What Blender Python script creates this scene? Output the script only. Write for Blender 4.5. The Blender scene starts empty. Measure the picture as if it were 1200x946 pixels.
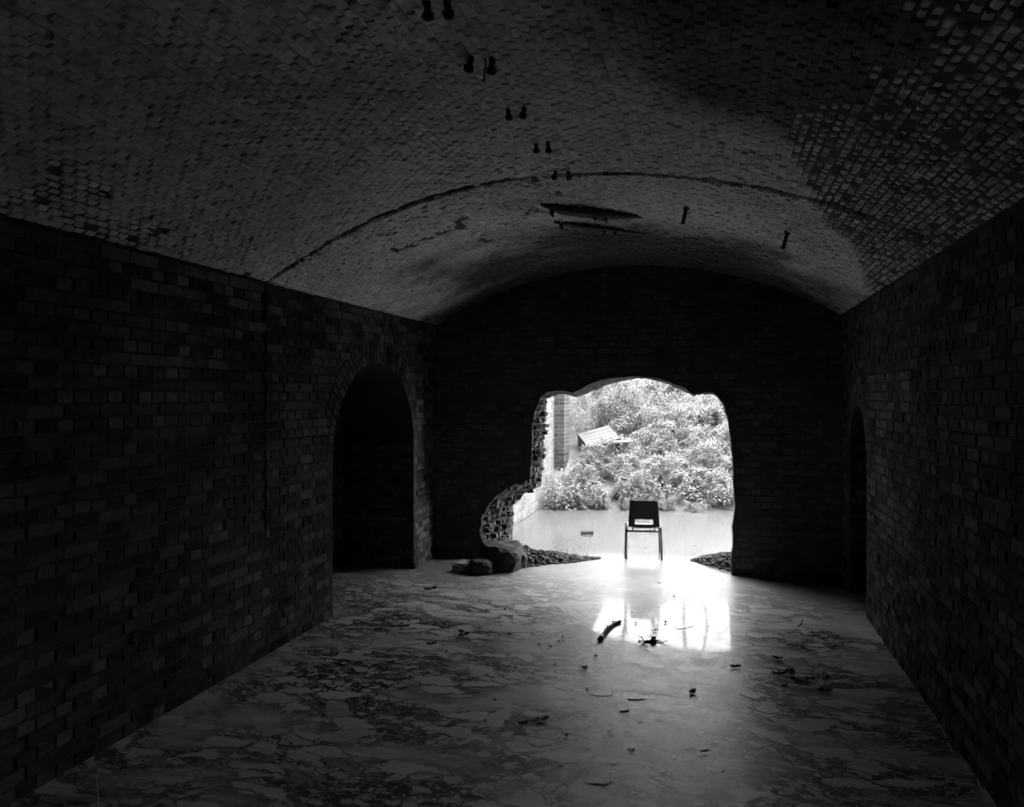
import bpy, bmesh, math, random
from mathutils import Vector, Matrix, noise
random.seed(11)
C = bpy.context.scene.collection
S = bpy.context.scene
PI = math.pi

# ------------------------------------------------------------------ camera, sky, exposure
W, H, F = 1200, 946, 850.0          # frame and focal length in pixels
HV = 463.0                          # horizon row of the photograph
YAW = 0.2698                        # camera turned towards the near-side wall (radians)
CAMZ = 2.0
cam = bpy.data.cameras.new('camera'); camo = bpy.data.objects.new('camera', cam); C.objects.link(camo)
cam.sensor_width = 36.0; cam.lens = F/W*36.0; cam.shift_y = -(H/2-HV)/W
camo.location = (0, 0, CAMZ); camo.rotation_euler = (PI/2, 0, YAW)
cam.clip_start = 0.05; cam.clip_end = 300
S.camera = camo

world = bpy.data.worlds.new('overcast_sky'); S.world = world; world.use_nodes = True
wn = world.node_tree.nodes; wl = world.node_tree.links
bg = wn['Background']; bg.inputs['Strength'].default_value = 1.0
bg.inputs['Color'].default_value = (29.0, 29.0, 29.0, 1)
S.view_settings.view_transform = 'Standard'; S.view_settings.look = 'None'
S.view_settings.exposure = 0.0; S.view_settings.gamma = 1.0
S.view_settings.use_curve_mapping = False
S.cycles.max_bounces = 12; S.cycles.diffuse_bounces = 7; S.cycles.glossy_bounces = 5
S.cycles.sample_clamp_indirect = 12.0

# ------------------------------------------------------------------ where a line of sight meets a surface of the place
CT, ST = math.cos(YAW), math.sin(YAW)
EYE = Vector((0, 0, CAMZ))
def ray(u, v):
    x = (u-600)/F; z = -(v-HV)/F
    return Vector((x*CT-ST, x*ST+CT, z))
def on_z(u, v, z=0.0):
    r = ray(u, v); return EYE + r*((z-CAMZ)/r.z)
def on_x(u, v, x):
    r = ray(u, v); return EYE + r*(x/r.x)
def on_y(u, v, y):
    r = ray(u, v); return EYE + r*(y/r.y)
def project(p):
    d = p.y*CT - p.x*ST; x = p.x*CT + p.y*ST
    if d < .1: return None
    return (600+F*x/d, HV-F*(p.z-CAMZ)/d, d)

# ------------------------------------------------------------------ dimensions of the chamber
XL, XR = -3.30, 1.33                # side walls
YB, YE, YO = -2.4, 8.40, 9.00       # back wall, end wall inner face, end wall outer face
VX, VR, VTOP = -0.985, 4.57, 3.50   # vault axis, radius, crown
VZ = VTOP-VR
PH = math.asin((XR-VX)/VR)          # half angle of the vault
SPR = VZ+VR*math.cos(PH)            # springing height
YC = 4.84                           # crack across the vault
def vault_at(u, v, r=VR):
    d = ray(u, v); a = d.x*d.x+d.z*d.z
    b = 2*(d.x*(0-VX)+d.z*(CAMZ-VZ)); c = (0-VX)**2+(CAMZ-VZ)**2-r*r
    return EYE + d*((-b+math.sqrt(b*b-4*a*c))/(2*a))
def vault_pt(phi, y, r=VR): return Vector((VX+r*math.sin(phi), y, VZ+r*math.cos(phi)))
def in_poly(x, y, P):
    k = False; j = len(P)-1
    for i in range(len(P)):
        if (P[i][1] > y) != (P[j][1] > y) and x < (P[j][0]-P[i][0])*(y-P[i][1])/(P[j][1]-P[i][1])+P[i][0]: k = not k
        j = i
    return k

# ------------------------------------------------------------------ object helpers
def tag(o, label=None, cat=None, group=None, kind=None):
    if label: o['label'] = label
    if cat: o['category'] = cat
    if group: o['group'] = group
    if kind: o['kind'] = kind
    return o
def link(name, me, parent=None):
    o = bpy.data.objects.new(name, me); C.objects.link(o)
    if parent: o.parent = parent
    return o
def mesh(name, V, Fc, mats, parent=None, smooth=False, mi=None):
    me = bpy.data.meshes.new(name); me.from_pydata([tuple(v) for v in V], [], Fc); me.update()
    for m in (mats if isinstance(mats, (list, tuple)) else [mats]): me.materials.append(m)
    if mi: me.polygons.foreach_set('material_index', mi)
    if smooth: me.polygons.foreach_set('use_smooth', [True]*len(me.polygons))
    return link(name, me, parent)
def from_bm(name, bm, mats, parent=None, smooth=False):
    me = bpy.data.meshes.new(name); bm.normal_update(); bm.to_mesh(me); bm.free()
    for m in (mats if isinstance(mats, (list, tuple)) else [mats]): me.materials.append(m)
    if smooth: me.polygons.foreach_set('use_smooth', [True]*len(me.polygons))
    return link(name, me, parent)
def empty(name, loc, label, cat, group=None, rz=0):
    o = bpy.data.objects.new(name, None); C.objects.link(o); o.location = loc; o.rotation_euler = (0, 0, rz)
    o.empty_display_size = .1
    return tag(o, label, cat, group)
def tube(V, Fc, pts, rad, n=7, cap=True):
    """append a tube through pts (radius or list of radii) to V, Fc"""
    pts = [Vector(p) for p in pts]; b0 = len(V)
    rr = rad if isinstance(rad, (list, tuple)) else [rad]*len(pts)
    up = Vector((0, 0, 1)); prev = None
    for i, p in enumerate(pts):
        t = (pts[min(i+1, len(pts)-1)]-pts[max(i-1, 0)]).normalized()
        a = prev-t*prev.dot(t) if prev is not None else t.cross(up if abs(t.z) < .9 else Vector((1, 0, 0)))
        a.normalize(); prev = a; b = t.cross(a)
        for k in range(n):
            an = 2*PI*k/n; V.append(p+a*math.cos(an)*rr[i]+b*math.sin(an)*rr[i])
    for i in range(len(pts)-1):
        for k in range(n):
            q = b0+i*n; Fc.append((q+k, q+(k+1) % n, q+n+(k+1) % n, q+n+k))
    if cap:
        Fc.append(tuple(b0+k for k in range(n))[::-1]); e = b0+(len(pts)-1)*n; Fc.append(tuple(e+k for k in range(n)))
def box(V, Fc, lo, hi):
    b = len(V); x0, y0, z0 = lo; x1, y1, z1 = hi
    V += [Vector(p) for p in ((x0,y0,z0),(x1,y0,z0),(x1,y1,z0),(x0,y1,z0),(x0,y0,z1),(x1,y0,z1),(x1,y1,z1),(x0,y1,z1))]
    Fc += [tuple(b+i for i in f) for f in ((0,3,2,1),(4,5,6,7),(0,1,5,4),(1,2,6,5),(2,3,7,6),(3,0,4,7))]

# ------------------------------------------------------------------ materials (all grey: the photograph has no colour)
class NT:
    def __init__(s, name):
        s.m = bpy.data.materials.new(name); s.m.use_nodes = True
        s.n = s.m.node_tree.nodes; s.l = s.m.node_tree.links; s.b = s.n['Principled BSDF']
    def node(s, t, **kw):
        n = s.n.new(t)
        for k, v in kw.items(): setattr(n, k, v)
        return n
    def set(s, sock, v):
        if hasattr(v, 'is_output'): s.l.new(v, sock)
        else: sock.default_value = v
    def math(s, op, a, b=0.0, c=None, clamp=False):
        n = s.node('ShaderNodeMath', operation=op, use_clamp=clamp); s.set(n.inputs[0], a); s.set(n.inputs[1], b)
        if c is not None: s.set(n.inputs[2], c)
        return n.outputs[0]
    def vmath(s, op, a, b=(0, 0, 0)):
        n = s.node('ShaderNodeVectorMath', operation=op); s.set(n.inputs[0], a); s.set(n.inputs[1], b)
        return n.outputs['Value'] if op in ('LENGTH', 'DISTANCE', 'DOT_PRODUCT') else n.outputs[0]
    def scale(s, a, k):
        n = s.node('ShaderNodeVectorMath', operation='SCALE'); s.set(n.inputs[0], a); n.inputs['Scale'].default_value = k; return n.outputs[0]
    def pos(s): return s.node('ShaderNodeNewGeometry').outputs['Position']
    def obj(s): return s.node('ShaderNodeTexCoord').outputs['Object']
    def noise(s, vec, scale, detail=3.0, rough=.55, dist=0.0):
        n = s.node('ShaderNodeTexNoise'); s.set(n.inputs['Vector'], vec)
        n.inputs['Scale'].default_value = scale; n.inputs['Detail'].default_value = detail
        n.inputs['Roughness'].default_value = rough; n.inputs['Distortion'].default_value = dist
        return n
    def voro(s, vec, scale, feature='F1', rnd=1.0):
        n = s.node('ShaderNodeTexVoronoi', feature=feature); s.set(n.inputs['Vector'], vec)
        n.inputs['Scale'].default_value = scale; n.inputs['Randomness'].default_value = rnd; return n
    def rng(s, v, a, b, c=0.0, d=1.0, smooth=False):
        n = s.node('ShaderNodeMapRange'); s.set(n.inputs['Value'], v)
        if smooth: n.interpolation_type = 'SMOOTHSTEP'
        for k, x in zip(('From Min', 'From Max', 'To Min', 'To Max'), (a, b, c, d)): s.set(n.inputs[k], x)
        return n.outputs[0]
    def mix(s, f, a, b): return s.math('ADD', s.math('MULTIPLY', a, s.math('SUBTRACT', 1.0, f)), s.math('MULTIPLY', b, f))
    def grey(s, v, rough=.9, bump=None, bstr=.3, bdist=.01, spec=.2):
        c = s.node('ShaderNodeCombineColor')
        for i in range(3): s.set(c.inputs[i], v)
        s.l.new(c.outputs[0], s.b.inputs['Base Color'])
        s.set(s.b.inputs['Roughness'], rough); s.b.inputs['Specular IOR Level'].default_value = spec
        if bump is not None:
            b = s.node('ShaderNodeBump'); b.inputs['Strength'].default_value = bstr; b.inputs['Distance'].default_value = bdist
            s.set(b.inputs['Height'], bump); s.l.new(b.outputs[0], s.b.inputs['Normal'])
        return s.m
    def each(s):
        a = s.node('ShaderNodeNewGeometry').outputs['Random Per Island']; b = s.node('ShaderNodeObjectInfo').outputs['Random']
        return s.math('FRACT', s.math('ADD', a, b))
def simple(name, lo, hi, sc=8.0, rough=.85, bstr=.3, bdist=.01, spec=.2, world=False):
    t = NT(name); p = t.pos() if world else t.obj()
    n = t.noise(p, sc, 5.0).outputs['Fac']; f = t.noise(p, sc*6, 3.0).outputs['Fac']
    return t.grey(t.rng(t.math('ADD', t.math('MULTIPLY', n, .7), t.math('MULTIPLY', f, .3)), .3, .7, lo, hi), rough, f, bstr, bdist, spec)
def brick_mat(name, lo, hi, spread=1.0, stains=(), bstr=.5, power=1.0):
    """weathered brick: every brick its own tone, blotched by large soft stains and painted shade; stains = stain or shade patches (x, y, z, radius, strength)"""
    t = NT(name); p = t.pos(); r = t.math('POWER', t.each(), power)
    big = t.noise(p, 1.1, 4.0, .6).outputs['Fac']; fine = t.noise(p, 34.0, 4.0, .6).outputs['Fac']; mid = t.noise(p, 8.0, 3.0).outputs['Fac']
    k = t.math('ADD', t.math('MULTIPLY', r, .55*spread), t.math('MULTIPLY', t.rng(big, .3, .7), .45))
    k = t.math('ADD', k, t.math('MULTIPLY', t.math('SUBTRACT', mid, .5), .5))
    v = t.rng(k, .1, .9, lo, hi)
    v = t.math('MULTIPLY', v, t.rng(fine, .25, .75, .7, 1.25))
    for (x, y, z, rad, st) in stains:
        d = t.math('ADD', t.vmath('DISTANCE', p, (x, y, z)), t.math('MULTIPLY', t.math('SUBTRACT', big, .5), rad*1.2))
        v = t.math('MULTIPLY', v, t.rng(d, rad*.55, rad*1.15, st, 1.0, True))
    return t.grey(v, .92, t.math('ADD', fine, mid), bstr, .006, .15)

SOOT_AND_SHADE = ((-1.0, 8.9, 3.3, 3.05, .13), (.42, 3.0, 3.3, 1.0, .3), (.2, 2.0, 3.4, .9, .45), (-3.0, 3.0, 2.9, 1.6, .8))  # first patch paints shade into the end bay of the vault
M = {}
M['vault'] = brick_mat('limewashed_vault_brick', .6, .92, .8, SOOT_AND_SHADE)
M['vault_mortar'] = brick_mat('vault_mortar', .7, .92, .3, SOOT_AND_SHADE)
M['bare'] = brick_mat('bare_vault_brick', .42, .9)
M['deep_mortar'] = simple('dark_recessed_mortar', .05, .12, 20, world=True)
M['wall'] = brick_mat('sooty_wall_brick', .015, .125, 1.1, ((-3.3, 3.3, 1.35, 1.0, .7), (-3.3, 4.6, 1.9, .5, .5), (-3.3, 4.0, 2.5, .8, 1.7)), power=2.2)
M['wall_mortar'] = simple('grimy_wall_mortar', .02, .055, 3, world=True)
M['end'] = brick_mat('dark_end_wall_brick', .06, .14)
M['end_mortar'] = simple('sooted_mortar', .04, .09, 4, world=True)
M['lime'] = brick_mat('lime_crusted_brick', .08, .2)
M['rough'] = brick_mat('broken_brick_core', .02, .10)
M['yard'] = brick_mat('weathered_yard_brick', .11, .19)
M['yard_shade'] = brick_mat('shaded_yard_brick', .02, .06)  # yard brick darkened to imitate shade on the pilaster and arch
M['yard_mortar'] = simple('yard_mortar', .11, .16, 5, world=True)
M['bed'] = simple('silt', .04, .08, 4)
M['bank'] = simple('leaf_litter_soil', .05, .13, 3, world=True)
M['stone'] = simple('broken_masonry', .012, .075, 14, world=True)
M['pale_stone'] = simple('pale_limestone', .3, .5, 7)
M['wood_dark'] = simple('sooty_timber', .03, .08, 7)
M['bark'] = simple('wet_bark', .25, .75, 22)
M['branch'] = simple('weathered_branch', .03, .08, 9)
M['branch_pale'] = simple('bleached_branch', .08, .14, 9)
M['iron'] = simple('rusted_iron', .02, .06, 20, .7)
M['black'] = simple('black_polypropylene', .004, .007, 30, .42, .05, spec=.35)
M['steel'] = simple('dull_tubular_steel', .06, .10, 30, .35); M['steel'].node_tree.nodes['Principled BSDF'].inputs['Metallic'].default_value = .8
M['white_paint'] = simple('weathered_white_paint', .07, .10, 5)
M['wet_leaf'] = simple('wet_dead_leaf', .008, .03, 20, .45)
M['pale_leaf'] = simple('pale_dead_leaf', .6, .85, 20, .3, spec=.8)
def leaf_mat(name, lo, hi, trans=.35):
    t = NT(name); v = t.rng(t.each(), 0, 1, lo, hi); t.grey(v, .6, spec=.3)
    tr = t.node('ShaderNodeBsdfTranslucent'); c = t.n['Combine Color'].outputs[0]; t.l.new(c, tr.inputs['Color'])
    mx = t.node('ShaderNodeMixShader'); mx.inputs[0].default_value = trans
    t.l.new(t.b.outputs[0], mx.inputs[1]); t.l.new(tr.outputs[0], mx.inputs[2]); t.l.new(mx.outputs[0], t.n['Material Output'].inputs['Surface'])
    return t.m
M['leaf_a'] = leaf_mat('bramble_leaf', .16, .30, .5)
M['leaf_b'] = leaf_mat('nettle_leaf', .17, .32, .5)
M['leaf_c'] = leaf_mat('thicket_leaf', .19, .34, .5)
M['leaf_w'] = leaf_mat('pale_weed_leaf', .5, .6)

def water_mat():
    t = NT('scummed_water'); p = t.pos()
    sw = t.node('ShaderNodeSeparateXYZ'); t.l.new(p, sw.inputs[0])
    # slow swirls bend the film
    w1 = t.noise(p, .55, 2.0); w2 = t.noise(p, 2.6, 3.0)
    q = t.vmath('ADD', p, t.scale(t.vmath('SUBTRACT', w1.outputs['Color'], (.5, .5, .5)), .75))
    q = t.vmath('ADD', q, t.scale(t.vmath('SUBTRACT', w2.outputs['Color'], (.5, .5, .5)), .12))
    w3 = t.noise(p, 13.0, 2.0); q = t.vmath('ADD', q, t.scale(t.vmath('SUBTRACT', w3.outputs['Color'], (.5, .5, .5)), .075))
    st = t.node('ShaderNodeMapping'); t.l.new(q, st.inputs['Vector']); st.inputs['Scale'].default_value = (.62, 1.25, 1.0); st.inputs['Rotation'].default_value = (0, 0, .35)
    q = st.outputs[0]
    e1 = t.voro(q, 6.5, 'DISTANCE_TO_EDGE').outputs['Distance']; c1 = t.voro(q, 6.5).outputs['Color']
    e2 = t.voro(q, 17.0, 'DISTANCE_TO_EDGE').outputs['Distance']; c2 = t.voro(q, 17.0).outputs['Color']
    e3 = t.voro(q, 44.0, 'DISTANCE_TO_EDGE').outputs['Distance']; c3 = t.voro(q, 44.0).outputs['Color']
    def pick(c, a, b):
        s = t.node('ShaderNodeSeparateColor'); t.l.new(c, s.inputs[0]); return t.rng(s.outputs[0], a, b)
    f1 = t.math('MULTIPLY', t.rng(e1, .03, .10), pick(c1, .62, .72))
    f2 = t.math('MULTIPLY', t.rng(e2, .04, .12), pick(c2, .48, .62))
    f3 = t.math('MULTIPLY', t.rng(e3, .05, .15), pick(c3, .40, .75))
    film = t.noise(q, 1.6, 5.0, .6).outputs['Fac']
    fl = t.math('MAXIMUM', t.math('MAXIMUM', f1, t.math('MULTIPLY', f2, .85)), t.math('MULTIPLY', f3, .55))
    fl = t.math('MAXIMUM', fl, t.rng(film, .48, .62, 0, .8))
    out = t.rng(sw.outputs[1], 6.5, 8.6)            # even film towards the yard, its colour darkened to offset the strong light
    far = t.rng(sw.outputs[1], 8.3, 9.3)
    fl = t.math('MAXIMUM', fl, t.math('MULTIPLY', out, .82))
    streak = t.noise(t.vmath('MULTIPLY', p, (.8, 11.0, 1)), 2.0, 5.0, .65).outputs['Fac']
    v = t.mix(out, t.rng(fl, 0, 1, .035, .55), t.rng(fl, 0, 1, .035, .085)); v = t.math('MULTIPLY', v, t.rng(streak, .3, .7, .78, 1.22))
    fine = t.noise(p, 90.0, 2.0).outputs['Fac']
    v = t.math('MULTIPLY', v, t.rng(fine, .3, .7, .85, 1.15))
    rip = t.noise(p, 3.0, 2.0).outputs['Fac']
    t.grey(v, t.mix(far, t.rng(fl, 0, 1, .38, .46), .17), rip, .05, .02, .38)
    t.l.new(t.rng(far, 0, 1, 1.5, 1.9), t.b.inputs['IOR'])
    t.b.inputs['Coat Weight'].default_value = .13; t.b.inputs['Coat Roughness'].default_value = .035; t.b.inputs['Coat IOR'].default_value = 1.4
    return t.m
M['water'] = water_mat()

# ------------------------------------------------------------------ brick laying
def brick_verts(L, Hh, D, c=.004, j=.0, rnd=random):
    """chamfered brick: face at z=0, body behind it"""
    a, b = L/2, Hh/2
    V = []
    for s, z in ((0, -D), (0, -c), (c, 0)):
        for sx, sy in ((-1, -1), (1, -1), (1, 1), (-1, 1)):
            V.append((sx*(a-s)+rnd.uniform(-j, j), sy*(b-s)+rnd.uniform(-j, j), z+(rnd.uniform(-j, j) if z > -D else 0)))
    return V
BF = [(8,9,10,11)]+[(k, (k+1) % 4, 4+(k+1) % 4, 4+k) for k in range(4)]+[(4+k, 4+(k+1) % 4, 8+(k+1) % 4, 8+k) for k in range(4)]
class Bricks:
    def __init__(s): s.b = []
    def add(s, p, ax, ay, n, L, Hh, mat, D=.03): s.b.append((Vector(p), Vector(ax), Vector(ay), Vector(n), L, Hh, mat, D))
    def lay(s, parent, n_ind=300, seen=None, jit=.003, tilt=.02):
        score = []
        for i, (p, ax, ay, n, L, Hh, mat, D) in enumerate(s.b):
            q = project(p); a = 0
            if q and -8 < q[0] < W+8 and -8 < q[1] < H+8 and (seen is None or seen(q[0], q[1])):
                e = (EYE-p).normalized().dot(n)
                if e > 0: a = L*Hh*e/q[2]**2
            score.append((a, i))
        score.sort(reverse=True)
        chosen = {i for a, i in score[:n_ind] if a > 0}
        lib = {}
        V, Fc, mi, mats = [], [], [], []
        for i, (p, ax, ay, n, L, Hh, mat, D) in enumerate(s.b):
            T = Matrix((ax, ay, n)).transposed()
            R = T @ Matrix.Rotation(random.gauss(0, tilt), 3, 'X') @ Matrix.Rotation(random.gauss(0, tilt), 3, 'Y') @ Matrix.Rotation(random.gauss(0, tilt*.4), 3, 'Z')
            if i in chosen:
                k = (round(L, 3), mat.name, random.randrange(5))
                if k not in lib:
                    me = bpy.data.meshes.new('brick'); me.from_pydata(brick_verts(L, Hh, D, .005, jit), [], BF); me.materials.append(mat); lib[k] = me
                o = bpy.data.objects.new('brick', lib[k]); C.objects.link(o); o.parent = parent
                o.matrix_world = Matrix.Translation(p) @ R.to_4x4()
            else:
                if mat not in mats: mats.append(mat)
                b0 = len(V)
                for v in brick_verts(L, Hh, D, .005, jit): V.append(p+R @ Vector(v))
                Fc += [tuple(b0+x for x in f) for f in BF]; mi += [mats.index(mat)]*len(BF)
        if V:
            o = mesh('brickwork', V, Fc, mats, parent, mi=mi); o['kind'] = 'stuff'

def sheet(name, V, Fc, mats, label, parent=None, mi=None):
    o = mesh(name, V, Fc, mats, parent, mi=mi)
    return tag(o, label, None, None, 'structure')

# ------------------------------------------------------------------ floor and water
floor = sheet('floor', [(-9, -5, -.06), (12, -5, -.06), (12, 16, -.06), (-9, 16, -.06)], [(0, 1, 2, 3)], M['bed'], 'silty bed under the shallow flood water')

water = mesh('water', [(-4.6, -3, 0), (2.0, -3, 0), (2.0, 8.7, 0), (-4.6, 8.7, 0), (9, 8.7, 0), (9, 15.5, 0), (-4.6, 15.5, 0)],
             [(0, 1, 2, 3), (3, 2, 4, 5, 6)], M['water'])
tag(water, 'shallow still flood water skinned with pale broken scum', 'water', None, 'stuff')
def blob(cx, cy, rx, ry, rot, n=16, seed=0):
    R = random.Random(seed); ph = [R.uniform(0, 6.28) for _ in range(4)]; P = []
    for k in range(n):
        a = 2*PI*k/n; r = 1+.22*math.sin(2*a+ph[0])+.15*math.sin(3*a+ph[1])+.08*math.sin(5*a+ph[2])
        x, y = rx*r*math.cos(a), ry*r*math.sin(a)
        P.append((cx+x*math.cos(rot)-y*math.sin(rot), cy+x*math.sin(rot)+y*math.cos(rot)))
    return P
scum_t = NT('scum_film'); scum_t.grey(scum_t.rng(scum_t.noise(scum_t.pos(), 14.0, 4.0).outputs['Fac'],   .3, .7, .42, .52), .46, spec=.5); M['scum'] = scum_t.m; scum_t.b.inputs['Coat Weight'].default_value = .13; scum_t.b.inputs['Coat Roughness'].default_value = .035
for k, (u, v, du, dv) in enumerate(((835, 823, 22, 8), (630, 815, 40, 7), (583, 842, 14, 10), (661, 817, 9, 4), (754, 811, 10, 4), (609, 866, 8, 3), (595, 861, 9, 3), (632, 870, 12, 6),
        (608, 737, 34, 5), (545, 737, 9, 4), (592, 726, 7, 3), (505, 747, 14, 3), (660, 805, 9, 5), (640, 791, 10, 3), (706, 812, 12, 5), (405, 862, 30, 6), (412, 770, 18, 4), (535, 858, 20, 6),
        (702, 915, 12, 6), (441, 883, 9, 4), (900, 830, 14, 6), (915, 735, 18, 4), (800, 735, 10, 2), (950, 850, 34, 6), (880, 815, 12, 3), (520, 830, 16, 5), (560, 790, 12, 3))):
    p = on_z(u, v); q = on_z(u+du, v); w = on_z(u, v+dv)
    P = blob(0, 0, (q-p).length, (w-p).length, YAW, 18, k)
    o = mesh('scum_patch', [(x, y, .0006+k*.00012) for x, y in P]+[(x*1.05, y*1.05, -.0015) for x, y in P], [tuple(range(18))]+[(18+i, 18+(i+1) % 18, (i+1) % 18, i) for i in range(18)], M['scum'], water)
    o.location = p

# ------------------------------------------------------------------ vault (two lengths parted by a crack)
BARE = [(1230,-60),(1046,-60),(1056,-10),(1066,10),(1088,40),(1092,76),(1064,88),(1042,74),(1017,70),(1012,98),(1022,112),(990,124),(960,122),(926,132),(921,158),(932,184),(945,215),(958,240),(975,262),(1000,285),(1022,350),(1255,262)]
BARE2 = [(-60,160),(30,168),(90,190),(150,235),(215,275),(300,325),(250,330),(120,300),(-60,265)]
def poly_on_vault(P):
    out = []
    for u, v in P:
        u = min(max(u, -60), 1260); p = vault_at(u, v); out.append((math.asin(max(-.99, min(.99, (p.x-VX)/VR))), p.y))
    return out
B1, B2 = poly_on_vault(BARE), poly_on_vault(BARE2)
CEIL = sheet('ceiling', *(lambda V, Fc: (V, Fc))(
    [vault_pt(-PH-.06+(2*PH+.12)*i/24, y, VR+.09) for y in (YB-.3, YE+.3) for i in range(25)],
    [(i, i+1, 26+i, 25+i) for i in range(24)]), M['deep_mortar'], 'low segmental brick vault, limewashed and sooted')
NC = 110; dphi = 2*PH/NC; DY = .073
def crack_y(phi): return YC+.035*math.sin(phi*9)+.03*noise.noise(Vector((phi*16, 0, 3)))
def bare_at(phi, y):
    if in_poly(phi, y, B1): return 1
    if in_poly(phi, y, B2): return 3 if noise.noise(Vector((phi*11, y*2.6, 1))) > -.05 else 0
    if y > YC and phi < -.02 and phi > -.38 and y < 6.3 and noise.noise(Vector((phi*12, y*2.4, 7))) > .22: return 2
    return 0
vb = Bricks(); V, Fc, mi = [], [], []
HOLES = [(553,66),(577,68),(595,127),(615,125),(628,167),(642,167),(651,200),(666,200),(500,1),(523,0)]
for c in range(NC):
    phi = -PH+(c+.5)*dphi
    n = Vector((-math.sin(phi), 0, -math.cos(phi))); ax = Vector((0, 1, 0)); ay = n.cross(ax)
    for k in range(-33, 118):
        y = (k+.5*(c % 2))*DY
        if y < YB or y > YE+.05: continue
        cy = crack_y(phi)
        lo, hi = y-DY/2, y+DY/2
        far = y > cy
        wide = .012 + (.016 if -.38 < phi < -.14 else 0)
        if lo < cy-wide and hi > cy+wide:
            if cy-lo > hi-cy: hi = cy-wide
            else: lo = cy+wide
        elif lo > cy-wide and hi < cy+wide: continue
        elif lo < cy-wide < hi: hi = cy-wide
        elif lo < cy+wide < hi: lo = cy+wide
        bare = bare_at(phi, y)
        rb = VR + (.004, .005, .012, .006)[bare] - (.012 if far else 0)
        b0 = len(V)
        for yy in (lo, hi):
            for pp in (phi-dphi/2, phi+dphi/2): V.append(vault_pt(pp, yy, rb))
        Fc.append((b0, b0+1, b0+3, b0+2)); mi.append(1 if bare else 0)
        if random.random() < (.012, .035, .25, .03)[bare]: continue
        proud = random.gauss(0, .0038)+(random.uniform(-.012, .004) if random.random() < .06 else 0)
        if bare: proud += random.gauss(0, .004)
        p = vault_pt(phi, (lo+hi)/2, VR-.003-(.012 if far else 0)-proud)
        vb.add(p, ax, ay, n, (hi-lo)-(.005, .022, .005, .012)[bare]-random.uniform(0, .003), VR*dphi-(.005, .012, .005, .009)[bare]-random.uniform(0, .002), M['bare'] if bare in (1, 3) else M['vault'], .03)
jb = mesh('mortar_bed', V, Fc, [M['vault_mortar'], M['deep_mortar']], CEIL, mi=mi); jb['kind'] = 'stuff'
vb.lay(CEIL, 300, tilt=.055)

# ------------------------------------------------------------------ side walls with an arched recess each
def side_wall(name, label, X, sgn, a0, a1, aspr, depth, ymin, lime=None):
    """sgn: direction of the room from the wall; recess between a0 and a1 along the wall, arch springing at aspr"""
    r = (a1-a0)/2; ac = (a0+a1)/2
    arc = [(ac-r*math.cos(t), aspr+r*math.sin(t)) for t in [PI*i/20 for i in range(21)]]
    out = [(YB-.3, -.3), (a0, -.3)]+arc+[(a1, -.3), (YE+.4, -.3), (YE+.4, 3.2), (YB-.3, 3.2)]
    bm = bmesh.new(); xb = X-sgn*.006
    f = bm.faces.new([bm.verts.new((xb, y, z)) for y, z in out]); bm.normal_update(); bmesh.ops.triangulate(bm, faces=[f])
    ring = [(a0, -.3)]+arc+[(a1, -.3)]
    A = [bm.verts.new((xb, y, z)) for y, z in ring]; Bv = [bm.verts.new((X-sgn*depth, y, z)) for y, z in ring]
    for i in range(len(ring)-1): bm.faces.new((A[i], A[i+1], Bv[i+1], Bv[i]))
    bm.faces.new(Bv)
    w = from_bm(name, bm, M['wall_mortar']); tag(w, label, None, None, 'structure')
    bk = Bricks(); n = Vector((sgn, 0, 0)); ax = Vector((0, sgn, 0)); ay = Vector((0, 0, 1))
    def inside(y, z, g=0.0):
        if abs(y-ac) > r+g: return False
        return z < aspr or (y-ac)**2+(z-aspr)**2 < (r+g)**2
    ch = .075
    for c in range(-1, 39):
        z = (c+.5)*ch
        if z > SPR-.01: break
        L = .225 if c % 2 else .1125
        y = ymin
        while y < YE+.1:
            yy = y; y += L
            ring_in = inside(yy, z, .23) if z > aspr-.05 else inside(yy, z, L/2)
            if ring_in:
                continue
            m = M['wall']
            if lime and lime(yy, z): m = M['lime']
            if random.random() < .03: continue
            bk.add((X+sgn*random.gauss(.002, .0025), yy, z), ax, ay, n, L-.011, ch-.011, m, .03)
    # two rings of voussoirs over the recess
    for q, rr in enumerate((r+.055, r+.17)):
        m_ = int(PI*rr/.078)
        for i in range(m_):
            t = PI*(i+.5)/m_; d = Vector((0, -math.cos(t), math.sin(t)))
            bk.add(Vector((X+sgn*.004, ac, aspr))+d*rr, d, n.cross(d), n, .104, PI*rr/m_-.012, M['wall'] if not lime else M['end'], .03)
    # bricks on the jambs and the back of the recess
    for c in range(-1, 34):
        z = (c+.5)*ch
        k = 0; x = .06+(.05 if c % 2 else 0)
        while x < depth-.06:
            if z < aspr:
                for a, s in ((a0, 1), (a1, -1)):
                    bk.add((X-sgn*x, a+s*.002, z), (s*sgn*1, 0, 0) if False else Vector((0, 0, 1)).cross(Vector((0, -s, 0)))*-1, ay, (0, s, 0), .1, ch-.011, M['wall'], .03)
            x += .1125
        y = a0+(.11 if c % 2 else .055)
        L = .225 if c % 2 else .1125
        while y < a1-.04:
            if inside(y, z, -.06): bk.add((X-sgn*(depth-.003), y, z), ax, ay, n, L-.011, ch-.011, M['wall'], .03)
            y += L
    bk.lay(w, 300)
    return w
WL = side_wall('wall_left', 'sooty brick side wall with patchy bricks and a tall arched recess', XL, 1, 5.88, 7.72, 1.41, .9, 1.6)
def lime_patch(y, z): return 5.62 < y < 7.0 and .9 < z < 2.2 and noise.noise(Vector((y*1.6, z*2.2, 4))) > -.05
WR = side_wall('wall_right', 'black shaded brick side wall with a lime crusted patch', XR, -1, 7.15, 7.95, 1.5, .5, 2.6, lime_patch)
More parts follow.
